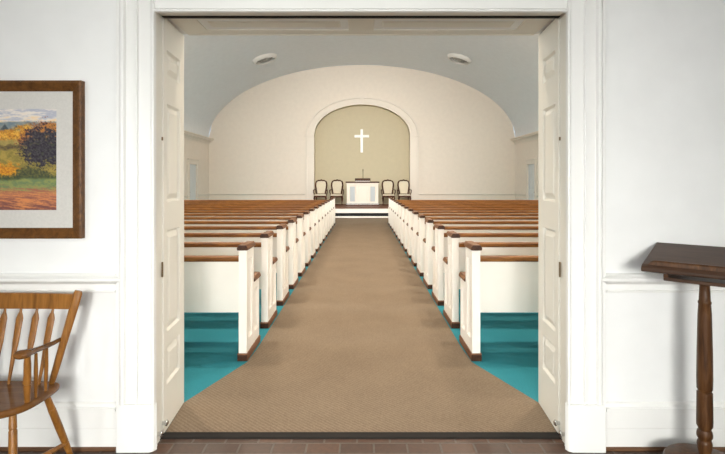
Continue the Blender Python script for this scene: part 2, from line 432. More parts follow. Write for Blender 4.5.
# niche surround: arch band and pilasters
bm = B(); P = 0.08
rings = []
for i in range(65):
    a = PI - PI*i/64; c, s_ = math.cos(a), math.sin(a)
    prof = [(0.0, 0), (0.0, P), (0.08, P), (0.085, P+0.03), (0.29, P+0.03), (0.295, P-0.01), (0.32, P-0.01), (0.325, P+0.06), (0.40, P+0.06), (0.40, 0)]
    rings.append([bm.verts.new((XC+(NW+o)*c, BY-d, NSP+(NR+o*0.86)*s_)) for o, d in prof])
for A, C in zip(rings, rings[1:]):
    for k in range(len(A)-1): bm.faces.new((A[k], A[k+1], C[k+1], C[k]))
prism(bm, [(XC-0.05, NSP+NR-0.01), (XC+0.05, NSP+NR-0.01), (XC+0.075, NSP+NR+0.37), (XC-0.075, NSP+NR+0.37)], 'y', BY-0.16, BY)
struct(obj('trim_1', bm, M['churchtrim'], smooth=True), 'moulded arch band around the top of the niche', 'trim')
for k, s in enumerate((-1, 1)):
    bm = B()
    for o0, o1, d, z0, z1 in ((0, 0.40, P, 0, NSP-0.06), (0.02, 0.30, P+0.015, 0.6, NSP-0.16), (0.31, 0.40, P+0.03, 0, NSP-0.06), (-0.0, 0.44, P+0.06, NSP-0.06, NSP+0.02), (0, 0.42, P+0.03, NSP-0.1, NSP-0.06), (0, 0.43, P+0.03, 0, 0.58)):
        xa, xb = sorted((XC+s*(NW+o0), XC+s*(NW+o1))); box(bm, xa, xb, BY-d, BY, z0, z1)
    struct(obj('trim_%d' % (2+k), bm, M['churchtrim']), 'flat pilaster on the %s side of the niche' % ('left' if s < 0 else 'right'), 'trim')

# cornices
for k, s in enumerate((-1, 1)):
    w = XC+s*HW
    prof = [(0, 3.13), (0.03, 3.13), (0.03, 3.17), (0.06, 3.19), (0.07, 3.23), (0.15, 3.29), (0.20, 3.30), (0.20, 3.34), (0.24, 3.37), (0.24, 3.40), (0, 3.40)]
    bm = B(); prism(bm, [(w - s*p, q) for p, q in prof], 'y', WB, BY)
    struct(obj('trim_%d' % (4+k), bm, M['churchtrim']), 'moulded cornice along the %s sanctuary wall' % ('left' if s < 0 else 'right'), 'trim')
# sanctuary chair rails
rp = [(0, 0.80), (0.012, 0.80), (0.018, 0.83), (0.03, 0.85), (0.045, 0.865), (0.045, 0.895), (0.03, 0.905), (0, 0.905)]
for k, s in enumerate((-1, 1)):
    w = XC+s*HW; sd = 'left' if s < 0 else 'right'
    bm = B()
    for y0, y1 in ((WB, 19.75-0.02), (21.02, BY)):
        prism(bm, [(w - s*p, q) for p, q in rp], 'y', y0, y1) 
    # notch-free: rail runs under the windows
    struct(obj('trim_%d' % (6+k), bm, M['churchtrim']), 'chair rail on the %s sanctuary wall' % sd, 'trim')
    bm = B(); xa, xb = sorted((XC+s*(NW+0.44), XC+s*HW)); prism(bm, [(BY-p, q) for p, q in rp], 'x', xa, xb)
    struct(obj('trim_%d' % (8+k), bm, M['churchtrim']), 'chair rail on the end wall %s of the niche' % sd, 'trim')
    bm = B(); xa, xb = sorted((w, w-s*0.02))
    box(bm, xa, xb, WB, 19.75, 0, 0.2); box(bm, xa, xb, 21.02, BY, 0, 0.2)
    struct(obj('baseboard_'+sd, bm, M['churchtrim']), 'baseboard of the %s sanctuary wall' % sd, 'baseboard')

# ------------------------------------------------------------------ doorway joinery
for k, s in enumerate((-1, 1)):
    sd = 'left' if s < 0 else 'right'
    X = lambda h: dx + s*h
    # casing: stepped profile (half width, y) swept up
    prof = [(1.088, WY), (1.088, 2.578), (1.092, 2.572), (1.100, 2.572), (1.103, 2.578), (1.1035, 2.603), (1.1075, 2.603), (1.109, 2.588), (1.174, 2.588), (1.178, 2.574), (1.187, 2.574), (1.191, 2.588), (1.240, 2.588), (1.246, 2.572), (1.252, 2.569), (1.262, 2.569), (1.268, 2.574), (1.274, 2.578), (1.289, 2.578), (1.289, WY)]
    bm = B(); prism(bm, [(X(p), q) for p, q in prof], 'z', 0.245, 2.60)
    struct(obj('trim_%d' % (10+k), bm, M['trim'], bevel=0.002), 'white moulded casing on the %s of the doorway' % sd, 'trim')
    bm = B(); prism(bm, [(X(p), q) for p, q in [(1.084, WY), (1.084, 2.60), (1.092, 2.580), (1.112, 2.568), (1.284, 2.566), (1.284, WY)]], 'z', 0, 0.25)
    struct(obj('trim_%d' % (12+k), bm, M['trim'], bevel=0.003), 'white plinth block under the %s doorway casing' % sd, 'trim')
    # jamb between casing and door leaf
    prof = [(1.14, WY-0.01), (1.094, WY-0.01), (1.094, 2.635), (1.104, 2.641), (1.104, 2.690), (1.110, 2.693), (1.110, 2.735), (1.14, 2.735)]
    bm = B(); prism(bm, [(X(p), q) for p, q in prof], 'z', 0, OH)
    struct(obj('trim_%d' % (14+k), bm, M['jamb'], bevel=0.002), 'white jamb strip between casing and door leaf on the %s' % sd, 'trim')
    # door leaf standing open along the reveal
    ang_ = math.atan2(0.030, 0.40)
    r = thing('door_%d' % (1+k), 'white four panel door leaf folded open against the %s of the doorway' % sd, 'door', (X(1.103), 2.738, 0.0), -s*ang_); r['kind'] = 'structure'
    bm = B(); T = 0.02; W_ = 0.395; z0, z1 = 0.012, 2.352
    F = lambda u, v, w, s=s: (-s*w, u, v)
    rects = [(0.055, 0.30, 0.264, 0.479), (0.055, 0.30, 0.564, 1.143), (0.055, 0.30, 1.307, 1.867), (0.055, 0.30, 2.028, 2.174)]
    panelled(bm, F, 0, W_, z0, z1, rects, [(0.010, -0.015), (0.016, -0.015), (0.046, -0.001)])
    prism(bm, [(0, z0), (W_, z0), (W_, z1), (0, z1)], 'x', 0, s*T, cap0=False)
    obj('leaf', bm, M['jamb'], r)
    for zc, hh in ((0.935, 0.042), (1.66, 0.010)):
        o = obj('hinge', boxes((-0.004, 0.004, -0.028, -0.018, zc-hh, zc+hh)), M['bronze'], r, bevel=0.002); o['label'] = 'dark bronze hinge'
        o.location = (s*0.0, 0, 0)
    for yy, zz in ((0.004, 0.072), (-0.085, 0.055)):
        bm = B(); lathe(bm, [(0.011, -0.02), (0.012, 0.0), (0.017, 0.004), (0.017, 0.010), (0.009, 0.016)], (0, 0, 0), 20)
        box(bm, -0.009, 0.009, -0.009, 0.009, -0.032, -0.018)
        bmesh.ops.rotate(bm, verts=bm.verts, matrix=Matrix.Rotation(-s*PI/2, 3, 'Y')); bmesh.ops.translate(bm, verts=bm.verts, vec=(-s*0.008, yy, zz))
        o = obj('floor_bolt', bm, M['chrome'], r, smooth=True); o['label'] = 'chrome bolt'
    # foyer chair rail, baseboard
    prof = [(0, 0.835), (0.020, 0.835), (0.022, 0.840), (0.022, 0.846), (0.014, 0.850), (0.014, 0.878), (0.024, 0.886), (0.034, 0.892), (0.046, 0.900), (0.046, 0.914), (0.030, 0.924), (0.024, 0.934), (0, 0.934)]
    bm = B()
    outer, inner = X(1.295), X(FX) if False else s*FX
    xa, xb = sorted((X(1.295), s*FX)); prism(bm, [(WY-p, q) for p, q in prof], 'x', xa, xb)
    # pointed return that laps onto the casing
    h0, h1 = X(1.295), X(1.262)
    a = [bm.verts.new((h0, WY-p, q)) for p, q in prof[6:]]
    tip = [bm.verts.new((h1, WY-0.042, z)) for z in (0.900, 0.912)]
    bm.faces.new(a[:3]+[tip[0]]); bm.faces.new((a[2], a[3], tip[1], tip[0])); bm.faces.new(a[3:6]+[tip[1]]); bm.faces.new((tip[1], a[5], a[6], a[0], tip[0]))
    struct(obj('trim_%d' % (16+k), bm, M['trim']), 'white chair rail on the foyer wall %s of the doorway' % sd, 'trim')
    prof = [(0, 0.0), (0.014, 0.018), (0.014, 0.115), (0.016, 0.118), (0.016, 0.208), (0.026, 0.212), (0.026, 0.226), (0.018, 0.232), (0.014, 0.244), (0.008, 0.252), (0, 0.252)]
    bm = B(); xa, xb = sorted((X(1.294), s*FX)); prism(bm, [(WY-p, q) for p, q in prof], 'x', xa, xb)
    struct(obj('baseboard_front', bm, M['trim']), 'white foyer baseboard %s of the doorway' % sd, 'baseboard')
    bm = B(); prism(bm, [(WY-0.002, 0), (WY-0.022, 0), (WY-0.022, 0.008), (WY-0.014, 0.019), (WY-0.002, 0.019)], 'x', xa, xb)
    struct(obj('trim_%d' % (18+k), bm, M['shoe']), 'brown wooden shoe moulding under the foyer baseboard on the %s' % sd, 'trim')

# head casing, head jamb with dark track, panelled soffit
prof = [(2.316, WY), (2.316, 2.578), (2.320, 2.572), (2.328, 2.572), (2.331, 2.578), (2.3315, 2.603), (2.3355, 2.603), (2.337, 2.588), (2.402, 2.588), (2.406, 2.574), (2.415, 2.574), (2.419, 2.588), (2.468, 2.588), (2.474, 2.572), (2.480, 2.566), (2.490, 2.566), (2.496, 2.572), (2.502, 2.576), (2.52, 2.576), (2.52, WY)]
bm = B(); prism(bm, [(q, p) for p, q in prof], 'x', dx-1.09, dx+1.09)
struct(obj('trim_20', bm, M['trim'], bevel=0.002), 'white moulded casing across the top of the doorway', 'trim')
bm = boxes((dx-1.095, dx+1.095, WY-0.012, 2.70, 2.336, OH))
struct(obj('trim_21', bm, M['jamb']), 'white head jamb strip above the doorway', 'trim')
bm = boxes((dx-1.10, dx+1.10, 2.703, 2.737, 2.333, OH))
struct(obj('trim_22', bm, M['threshold']), 'dark door track across the top of the doorway', 'trim')
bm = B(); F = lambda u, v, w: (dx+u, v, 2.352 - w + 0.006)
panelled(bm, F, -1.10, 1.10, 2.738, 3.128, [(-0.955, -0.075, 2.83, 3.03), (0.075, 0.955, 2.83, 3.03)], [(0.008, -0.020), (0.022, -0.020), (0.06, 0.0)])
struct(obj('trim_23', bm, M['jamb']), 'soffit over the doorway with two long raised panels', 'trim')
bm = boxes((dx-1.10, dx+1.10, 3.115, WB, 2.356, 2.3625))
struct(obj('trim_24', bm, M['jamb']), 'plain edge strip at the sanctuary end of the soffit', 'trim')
bm = B(); prism(bm, [(2.705, 0), (2.712, 0.010), (2.748, 0.016), (2.76, 0.012), (2.76, 0)], 'x', dx-1.108, dx+1.108)
struct(obj('trim_25', bm, M['threshold']), 'dark threshold strip between brick floor and carpet', 'trim')

# ------------------------------------------------------------------ aisle carpet
bm = B()
outline = [(1.104, 2.758), (1.134, 3.13), (0.885, 3.84), (0.872, 4.2), (0.879, 6.5), (0.882, 16.9), (4.0, 17.1), (4.0, 19.28)]
pts = [(dx-h if y < 3.5 else XC-h, y) for h, y in outline] + [(dx+h if y < 3.5 else XC+h-0.012, y) for h, y in reversed(outline)]
prism(bm, pts, 'z', 0.0, 0.010)
tag(obj('carpet_runner', bm, M['tan']), 'tan ribbed carpet running down the centre aisle from doorway to platform', 'carpet')

# ------------------------------------------------------------------ pews
PITCH, Y0, NP = 0.869, 3.88, 15
L0, L1 = 0.901, 6.25      # aisle face and far face, distance from centre line
def dark_ends(o):
    # end faces along y take the darker wood
    o.data.materials.append(M['dark_ends'])
    for p in o.data.polygons:
        if abs(p.normal.y) > 0.9: p.material_index = 1
    return o
def make_pew(s, name_label):
    r = thing('pew', name_label, 'pew', (XC+s*L0-(0.012 if s > 0 else 0), Y0, 0))
    X = lambda h: s*h          # h = distance outwards from the aisle face
    def end_panel(h_face, out):   # out = +1 body grows outwards from the aisle
        t = 0.064*out
        bm = B()
        Lp = [(0.01, 0.058), (0.475, 0.058), (0.475, 0.577), (0.262, 0.577), (0.262, 0.878), (0.01, 0.878)]
        prism(bm, Lp, 'x', X(h_face), X(h_face+t), cap0=False)
        F = lambda u, v, w: (X(h_face - out*w), u, v)
        lp = [(0.008, -0.014), (0.014, -0.008), (0.022, -0.016)]
        panelled(bm, F, 0.01, 0.262, 0.058, 0.878, [(0.075, 0.205, 0.16, 0.80)], lp)
        panelled(bm, F, 0.262, 0.475, 0.058, 0.577, [(0.30, 0.425, 0.15, 0.51)], lp)
        o = obj('end_panel', bm, M['pewwhite'], r)
        bm = B(); a, b = sorted((X(h_face-0.009*out), X(h_face+t+0.009*out)))
        prism(bm, [(0, 0), (0.49, 0), (0.49, 0.05), (0.482, 0.06), (0.008, 0.06), (0, 0.05)], 'x', a, b)
        dark_ends(obj('plinth', bm, M['basewood'], r, bevel=0.002))
        bm = B(); c = h_face + t/2
        sec = lambda zb: [(-0.040, zb), (0.040, zb), (0.043, zb+0.006), (0.043, zb+0.020), (0.030, zb+0.042), (-0.030, zb+0.042), (-0.043, zb+0.020), (-0.043, zb+0.006)]
        prism(bm, [(X(c)+p, q) for p, q in sec(0.878)], 'y', -0.008, 0.28)
        dark_ends(obj('end_cap', bm, M['capwood'], r, bevel=0.003))
        bm = B(); prism(bm, [(X(c)+p, q) for p, q in sec(0.577)], 'y', 0.262, 0.50)
        dark_ends(obj('arm_cap', bm, M['capwood'], r, bevel=0.003))
    end_panel(0, 1)
    end_panel(L1-L0, -1)
    i0, i1 = sorted((X(0.064), X(L1-L0-0.064)))
    bm = B(); prism(bm, [(0.030, 0.79), (0.055, 0.79), (0.158, 0.352), (0.133, 0.352)], 'x', i0, i1)
    obj('backrest', bm, M['pewwhite'], r)
    bm = B(); prism(bm, [(0.012, 0.786), (0.066, 0.786), (0.072, 0.80), (0.072, 0.82), (0.055, 0.831), (0.022, 0.831), (0.008, 0.82), (0.008, 0.80)], 'x', i0, i1)
    obj('top_rail', bm, M['pewwood'], r, bevel=0.003)
    bm = B(); prism(bm, [(0.15, 0.40), (0.50, 0.425), (0.515, 0.435), (0.50, 0.455), (0.145, 0.425)], 'x', i0, i1)
    obj('seat', bm, M['pewwood'], r, bevel=0.003)
    return r
def dup(root, loc, label, group):
    c = root.copy(); COL.objects.link(c); c.location = loc; c['label'] = label; c['group'] = group
    for ch in list(root.children):
        d = ch.copy(); COL.objects.link(d); d.parent = c
    return c
ordn = ['first', 'second', 'third', 'fourth', 'fifth', 'sixth', 'seventh', 'eighth', 'ninth', 'tenth', 'eleventh', 'twelfth', 'thirteenth', 'fourteenth', 'fifteenth']
for s, sd in ((-1, 'left'), (1, 'right')):
    proto = None
    for i in range(NP):
        lab = 'white and oak pew, %s row from the doorway on the %s of the aisle' % (ordn[i], sd)
        if i == 0: lab = 'white pew with oak rail nearest the doorway, on the %s of the aisle' % sd
        if i == NP-1: lab = 'white and oak pew nearest the platform, on the %s of the aisle' % sd
        if proto is None:
            proto = make_pew(s, lab); proto['group'] = 'pews %s of the aisle' % sd
        else:
            dup(proto, (XC+s*L0-(0.012 if s > 0 else 0), Y0+PITCH*i, 0), lab, 'pews %s of the aisle' % sd)

# ------------------------------------------------------------------ platform
PY, PZ, PW = 19.3, 0.41, 4.6
r = thing('platform', 'low white fronted platform with a dark wooden top at the end of the aisle', 'platform', (XC, PY, 0)); r['kind'] = 'structure'
bm = B()
F = lambda u, v, w: (u, -w, v)
panelled(bm, F, -PW, PW, 0, PZ-0.035, [(-1.62, 1.62, 0.068, 0.20)], [(0.004, -0.05)])
prism(bm, [(-PW, 0), (PW, 0), (PW, PZ-0.035), (-PW, PZ-0.035)], 'y', 0, BY-PY, cap0=False)
obj('riser', bm, M['pewwhite'], r)
obj('deck', boxes((-PW, PW, -0.03, BY-PY, PZ-0.035, PZ)), M['platform'], r, bevel=0.006)
bm = boxes((-1.615, 1.615, 0.03, 0.045, 0.072, 0.196))
o = obj('vent_backing', bm, M['dark'], r); o['label'] = 'dark vent opening'
bm = B()
for k in range(9):
    x = -1.6+k*0.4; box(bm, x-0.008, x+0.008, 0.008, 0.03, 0.072, 0.196)
o = obj('vent_bars', bm, M['threshold'], r)

# ------------------------------------------------------------------ pulpit table
TX, TY = XC+0.02, 21.0
r = thing('altar_table', 'white panelled pulpit table with two grey screens on the platform', 'table', (TX, TY, PZ))
W = 0.695
bm = B(); F = lambda u, v, w: (u, -w, v)
panelled(bm, F, -W+0.02, W-0.02, 0.10, 0.985, [(-0.57, -0.30, 0.14, 0.85), (0.30, 0.57, 0.14, 0.85), (-0.22, 0.22, 0.14, 0.88)], [(0.01, -0.02), (0.03, -0.02)])
prism(bm, [(-W+0.02, 0.10), (W-0.02, 0.10), (W-0.02, 0.985), (-W+0.02, 0.985)], 'y', 0, 0.6, cap0=False)
obj('body', bm, M['churchtrim'], r)
for sx in (-1, 1):
    xa, xb = sorted((sx*0.30, sx*0.57))
    bm = boxes((xa+0.035, xb-0.035, -0.004, 0.016, 0.175, 0.815))
    for k in range(12): box(bm, xa+0.04, xb-0.04, -0.009, -0.003, 0.20+k*0.05, 0.215+k*0.05)
    o = obj('screen', bm, M['greypanel'], r); o['label'] = 'blue grey louvred screen'
    obj('pilaster', boxes((sx*0.262-0.03, sx*0.262+0.03, -0.018, 0.002, 0.10, 0.92)), M['churchtrim'], r)
obj('frieze', boxes((-W, W, -0.025, 0.62, 0.93, 0.985)), M['churchtrim'], r, bevel=0.006)
obj('table_top', boxes((-W-0.03, W+0.03, -0.05, 0.65, 0.97, 1.03)), M['mahogany'], r, bevel=0.008)
o = obj('plinth', boxes((-W, W, -0.02, 0.62, 0, 0.10)), M['ventgrey'], r, bevel=0.006); o['label'] = 'grey plinth'
o = obj('base_rail', boxes((-W-0.01, W+0.01, -0.03, 0.0, 0, 0.035)), M['mahogany'], r)

zt = PZ+1.03
r = thing('book_stand', 'small wooden reading stand lying on the pulpit table', 'stand', (TX+0.005, TY+0.22, zt))
bm = B(); prism(bm, [(-0.18, 0), (0.18, 0), (0.18, 0.12), (-0.18, 0.04)], 'x', -0.31, 0.31)
obj('stand_body', bm, M['pewwhite'], r, bevel=0.004)
bm = B(); prism(bm, [(-0.20, 0.034), (0.19, 0.122), (0.19, 0.145), (-0.20, 0.060)], 'x', -0.335, 0.335)
obj('reading_board', bm, M['mahogany'], r, bevel=0.004)
bm = boxes((-0.335, 0.335, -0.215, -0.195, 0.034, 0.085)); obj('ledge', bm, M['mahogany'], r)
r = thing('microphone', 'slim dark gooseneck microphone rising behind the reading stand', 'microphone', (TX+0.02, TY+0.50, zt))
bm = B(); lathe(bm, [(0.06, 0), (0.06, 0.012), (0.02, 0.025)], n=20); obj('microphone_base', bm, M['threshold'], r, smooth=True)
bm = B(); tube(bm, [(0, 0, 0.02), (0, 0, 0.25), (0, -0.005, 0.42), (0, -0.02, 0.48)], 0.010, 8); obj('gooseneck', bm, M['threshold'], r, smooth=True)
bm = B(); tube(bm, [(0, -0.015, 0.47), (0, -0.025, 0.49), (0, -0.05, 0.525), (0, -0.055, 0.535)], [0.009, 0.018, 0.018, 0.009], 12); obj('microphone_head', bm, M['threshold'], r, smooth=True)

# cross on the niche wall
r = tag(obj('wall_cross', boxes((-0.058, 0.058, -0.055, 0, 0, 1.08), (-0.335, -0.058, -0.055, 0, 0.70, 0.815), (0.058, 0.335, -0.055, 0, 0.70, 0.815)), M['trim'], bevel=0.006), 'plain white cross mounted on the niche wall above the table', 'cross')
r.location = (XC-0.02, BY+ND, 1.42+(182-152.6)*(BY+ND)/490)

# ------------------------------------------------------------------ platform armchairs
def make_armchair(label, x, y):
    r = thing('armchair', label, 'chair', (x, y, PZ), 0, 'carved armchairs on the platform')
    wd, up = M['mahogany'], M['upholstery']
    # local frame: front is -y
    for sx in (-1, 1):
        bm = B(); tube(bm, [(sx*0.235, -0.24, 0.36), (sx*0.262, -0.265, 0.30), (sx*0.25, -0.26, 0.18), (sx*0.232, -0.25, 0.07), (sx*0.245, -0.275, 0.02), (sx*0.247, -0.285, 0.0)], [0.03, 0.036, 0.026, 0.018, 0.026, 0.022], 10)
        obj('leg', bm, wd, r, smooth=True)
        bm = B(); tube(bm, [(sx*0.20, 0.22, 0.38), (sx*0.205, 0.24, 0.2), (sx*0.22, 0.29, 0.0)], [0.026, 0.022, 0.02], 10)
        obj('leg', bm, wd, r, smooth=True)
        bm = B(); tube(bm, [(sx*0.215, 0.25, 0.66), (sx*0.285, 0.10, 0.665), (sx*0.305, -0.08, 0.655), (sx*0.30, -0.15, 0.635), (sx*0.30, -0.165, 0.61)], [(0.02, 0.016), (0.022, 0.016), (0.026, 0.017), (0.024, 0.02), (0.016, 0.016)], 10)
        obj('arm', bm, wd, r, smooth=True)
        bm = B(); tube(bm, [(sx*0.298, -0.12, 0.64), (sx*0.31, -0.09, 0.57), (sx*0.28, -0.05, 0.48), (sx*0.262, -0.05, 0.40)], [0.018, 0.018, 0.02, 0.022], 10)
        obj('arm_support', bm, wd, r, smooth=True)
    bm = B()
    pr = [(-0.235, 0.26), (-0.285, -0.23), (-0.26, -0.275), (-0.10, -0.30), (0.10, -0.30), (0.26, -0.275), (0.285, -0.23), (0.235, 0.26)]
    prism(bm, pr, 'z', 0.335, 0.405); obj('seat_rail', bm, wd, r, bevel=0.008)
    bm = B(); pr = [(x*0.94, y*0.94) for x, y in pr]; prism(bm, pr, 'z', 0.40, 0.465); obj('seat_cushion', bm, up, r, bevel=0.025, seg=3)
    # balloon back outline (half) swept as a frame, leaning back
    lean = lambda z: 0.24 + (z-0.40)*0.17
    half = [(0.185, 0.44), (0.195, 0.56), (0.225, 0.72), (0.245, 0.86), (0.240, 0.96), (0.205, 1.04), (0.13, 1.075), (0.06, 1.07), (0.03, 1.088), (0, 1.098)]
    path = [(x, lean(z), z) for x, z in half] + [(-x, lean(z), z) for x, z in reversed(half[:-1])]
    bm = B(); tube(bm, path, 0.036, 10)
    tube(bm, [(-0.18, lean(0.47), 0.47), (0, lean(0.485), 0.485), (0.18, lean(0.47), 0.47)], 0.02, 10)
    tube(bm, [(0.19, 0.235, 0.36), (0.187, lean(0.48), 0.48)], 0.024, 10); tube(bm, [(-0.19, 0.235, 0.36), (-0.187, lean(0.48), 0.48)], 0.024, 10)
    obj('back_frame', bm, wd, r, smooth=True)
    bm = B()
    hp = [(0.165, 0.48), (0.175, 0.56), (0.203, 0.72), (0.222, 0.86), (0.217, 0.95), (0.185, 1.02), (0.12, 1.05), (0, 1.058)]
    op = hp + [(-x, z) for x, z in reversed(hp[:-1])]
    A = [bm.verts.new((x*1.03, lean(z)-0.012, z)) for x, z in op]; C = [bm.verts.new((x*0.9, lean(z)-0.035, 0.77+(z-0.77)*0.94)) for x, z in op]; D = [bm.verts.new((x*1.03, lean(z)+0.015, z)) for x, z in op]
    n = len(op)
    for i in range(n):
        j = (i+1) % n
        bm.faces.new((A[i], A[j], C[j], C[i])); bm.faces.new((A[j], A[i], D[i], D[j]))
    bm.faces.new(C); bm.faces.new(D[::-1])
    obj('back_cushion', bm, up, r, smooth=True)
    return r
acx = [320.6, 336.8, 388.2, 404.2]
lbl = ['carved dark wood armchair with cream upholstery, far left on the platform',
       'carved dark wood armchair with cream upholstery just left of the white table',
       'carved dark wood armchair with cream upholstery just right of the white table',
       'carved dark wood armchair with cream upholstery, far right on the platform']
AY = 21.75
ac0 = make_armchair(lbl[0], (acx[0]-362.5)*AY/490, AY)
for i in (1, 2, 3): dup(ac0, ((acx[i]-362.5)*AY/490, AY, PZ), lbl[i], 'carved armchairs on the platform')

# ------------------------------------------------------------------ ceiling diffusers
for s, sd in ((-1, 'left'), (1, 'right')):
    y = 19.1; x = XC + s*3.80; z = vz(x)
    # vault normal
    gx, gz = 2*(x-XC)/HW**2, 2*(z-SP)/RISE**2
    nrm = Vector((-gx, 0, -gz)).normalized()
    r = thing('ceiling_diffuser', 'round white ceiling vent with a dark ring on the %s side of the vault' % sd, 'vent', (x, y, z), 0, 'round ceiling vents')
    r.rotation_mode = 'QUATERNION'; r.rotation_quaternion = Vector((0, 0, 1)).rotation_difference(nrm)
    bm = B(); lathe(bm, [(0.50, -0.04), (0.50, 0.0), (0.475, 0.05), (0.41, 0.12), (0.385, 0.13), (0.37, 0.123), (0.365, 0.09), (0.365, -0.03)], n=48, caps=False); obj('flange', bm, M['trim'], r, smooth=True)
    bm = B(); lathe(bm, [(0.40, -0.02), (0.40, 0.01)], n=40); obj('recess', bm, M['dark'], r)
    bm = B()
    lathe(bm, [(0.26, 0.02), (0.265, 0.075), (0.245, 0.10), (0.235, 0.095), (0.22, 0.02)], n=40, caps=False)
    lathe(bm, [(0.175, 0.02), (0.18, 0.075), (0.16, 0.10), (0.15, 0.095), (0.14, 0.02)], n=40, caps=False)
    lathe(bm, [(0.11, 0.03), (0.10, 0.09), (0.05, 0.105)], n=24)
    o = obj('vane_rings', bm, M['ventgrey'], r, smooth=True)

# ------------------------------------------------------------------ framed landscape
S_ = 2.58/490
px = lambda x: (x-1.3-362.5)*S_
pz = lambda y: 1.42+(182-y)*S_
fx0, fx1, fz0, fz1 = px(-106), px(83.6), pz(238.4), pz(80.7)
FD = WY-0.032
r = thing('framed_picture', 'autumn landscape painting in a dark walnut frame on the left foyer wall', 'picture', ((fx0+fx1)/2, WY-0.001, fz0))
cx, hz = (fx0+fx1)/2, fz0
hw, H = (fx1-fx0)/2, fz1-fz0
fwid = 0.0548
bm = B()
sec = [(0, 0), (0, -0.034), (0.008, -0.038), (0.014, -0.038), (fwid-0.004, -0.020), (fwid, -0.018), (fwid, 0)]
rings = []
for sx, sz in ((-1, -1), (1, -1), (1, 1), (-1, 1)):
    rings.append([bm.verts.new((sx*(hw-o), d, H/2+sz*(H/2-o))) for o, d in sec])
for i in range(4):
    A, C = rings[i], rings[(i+1) % 4]
    for k in range(len(sec)-1): bm.faces.new((A[k], A[k+1], C[k+1], C[k]))
obj('frame', bm, M['framewood'], r)
iw, ih = (px(56.4)-px(-78))/2, (pz(108.5)-pz(210.2))
icx = (px(56.4)+px(-78))/2 - cx; iz = pz(210.2)-hz
mx0, mx1, mz0, mz1 = -hw+fwid, hw-fwid, fwid, H-fwid
bm = B()
def quad(a, b, c, d, y): bm.faces.new([bm.verts.new((p[0], y, p[1])) for p in (a, b, c, d)])
o_ = [(mx0, mz0), (mx1, mz0), (mx1, mz1), (mx0, mz1)]; n_ = [(icx-iw, iz), (icx+iw, iz), (icx+iw, iz+ih), (icx-iw, iz+ih)]
for i in range(4):
    j = (i+1) % 4
    bm.faces.new([bm.verts.new((p[0], y, p[1])) for p, y in ((o_[i], -0.014), (o_[j], -0.014), (n_[j], -0.014), (n_[i], -0.014))])
    bm.faces.new([bm.verts.new((p[0], y, p[1])) for p, y in ((n_[i], -0.014), (n_[j], -0.014), (n_[j], -0.010), (n_[i], -0.010))])
o = obj('mat_board', bm, M['mat'], r); o['label'] = 'pale grey mat board'

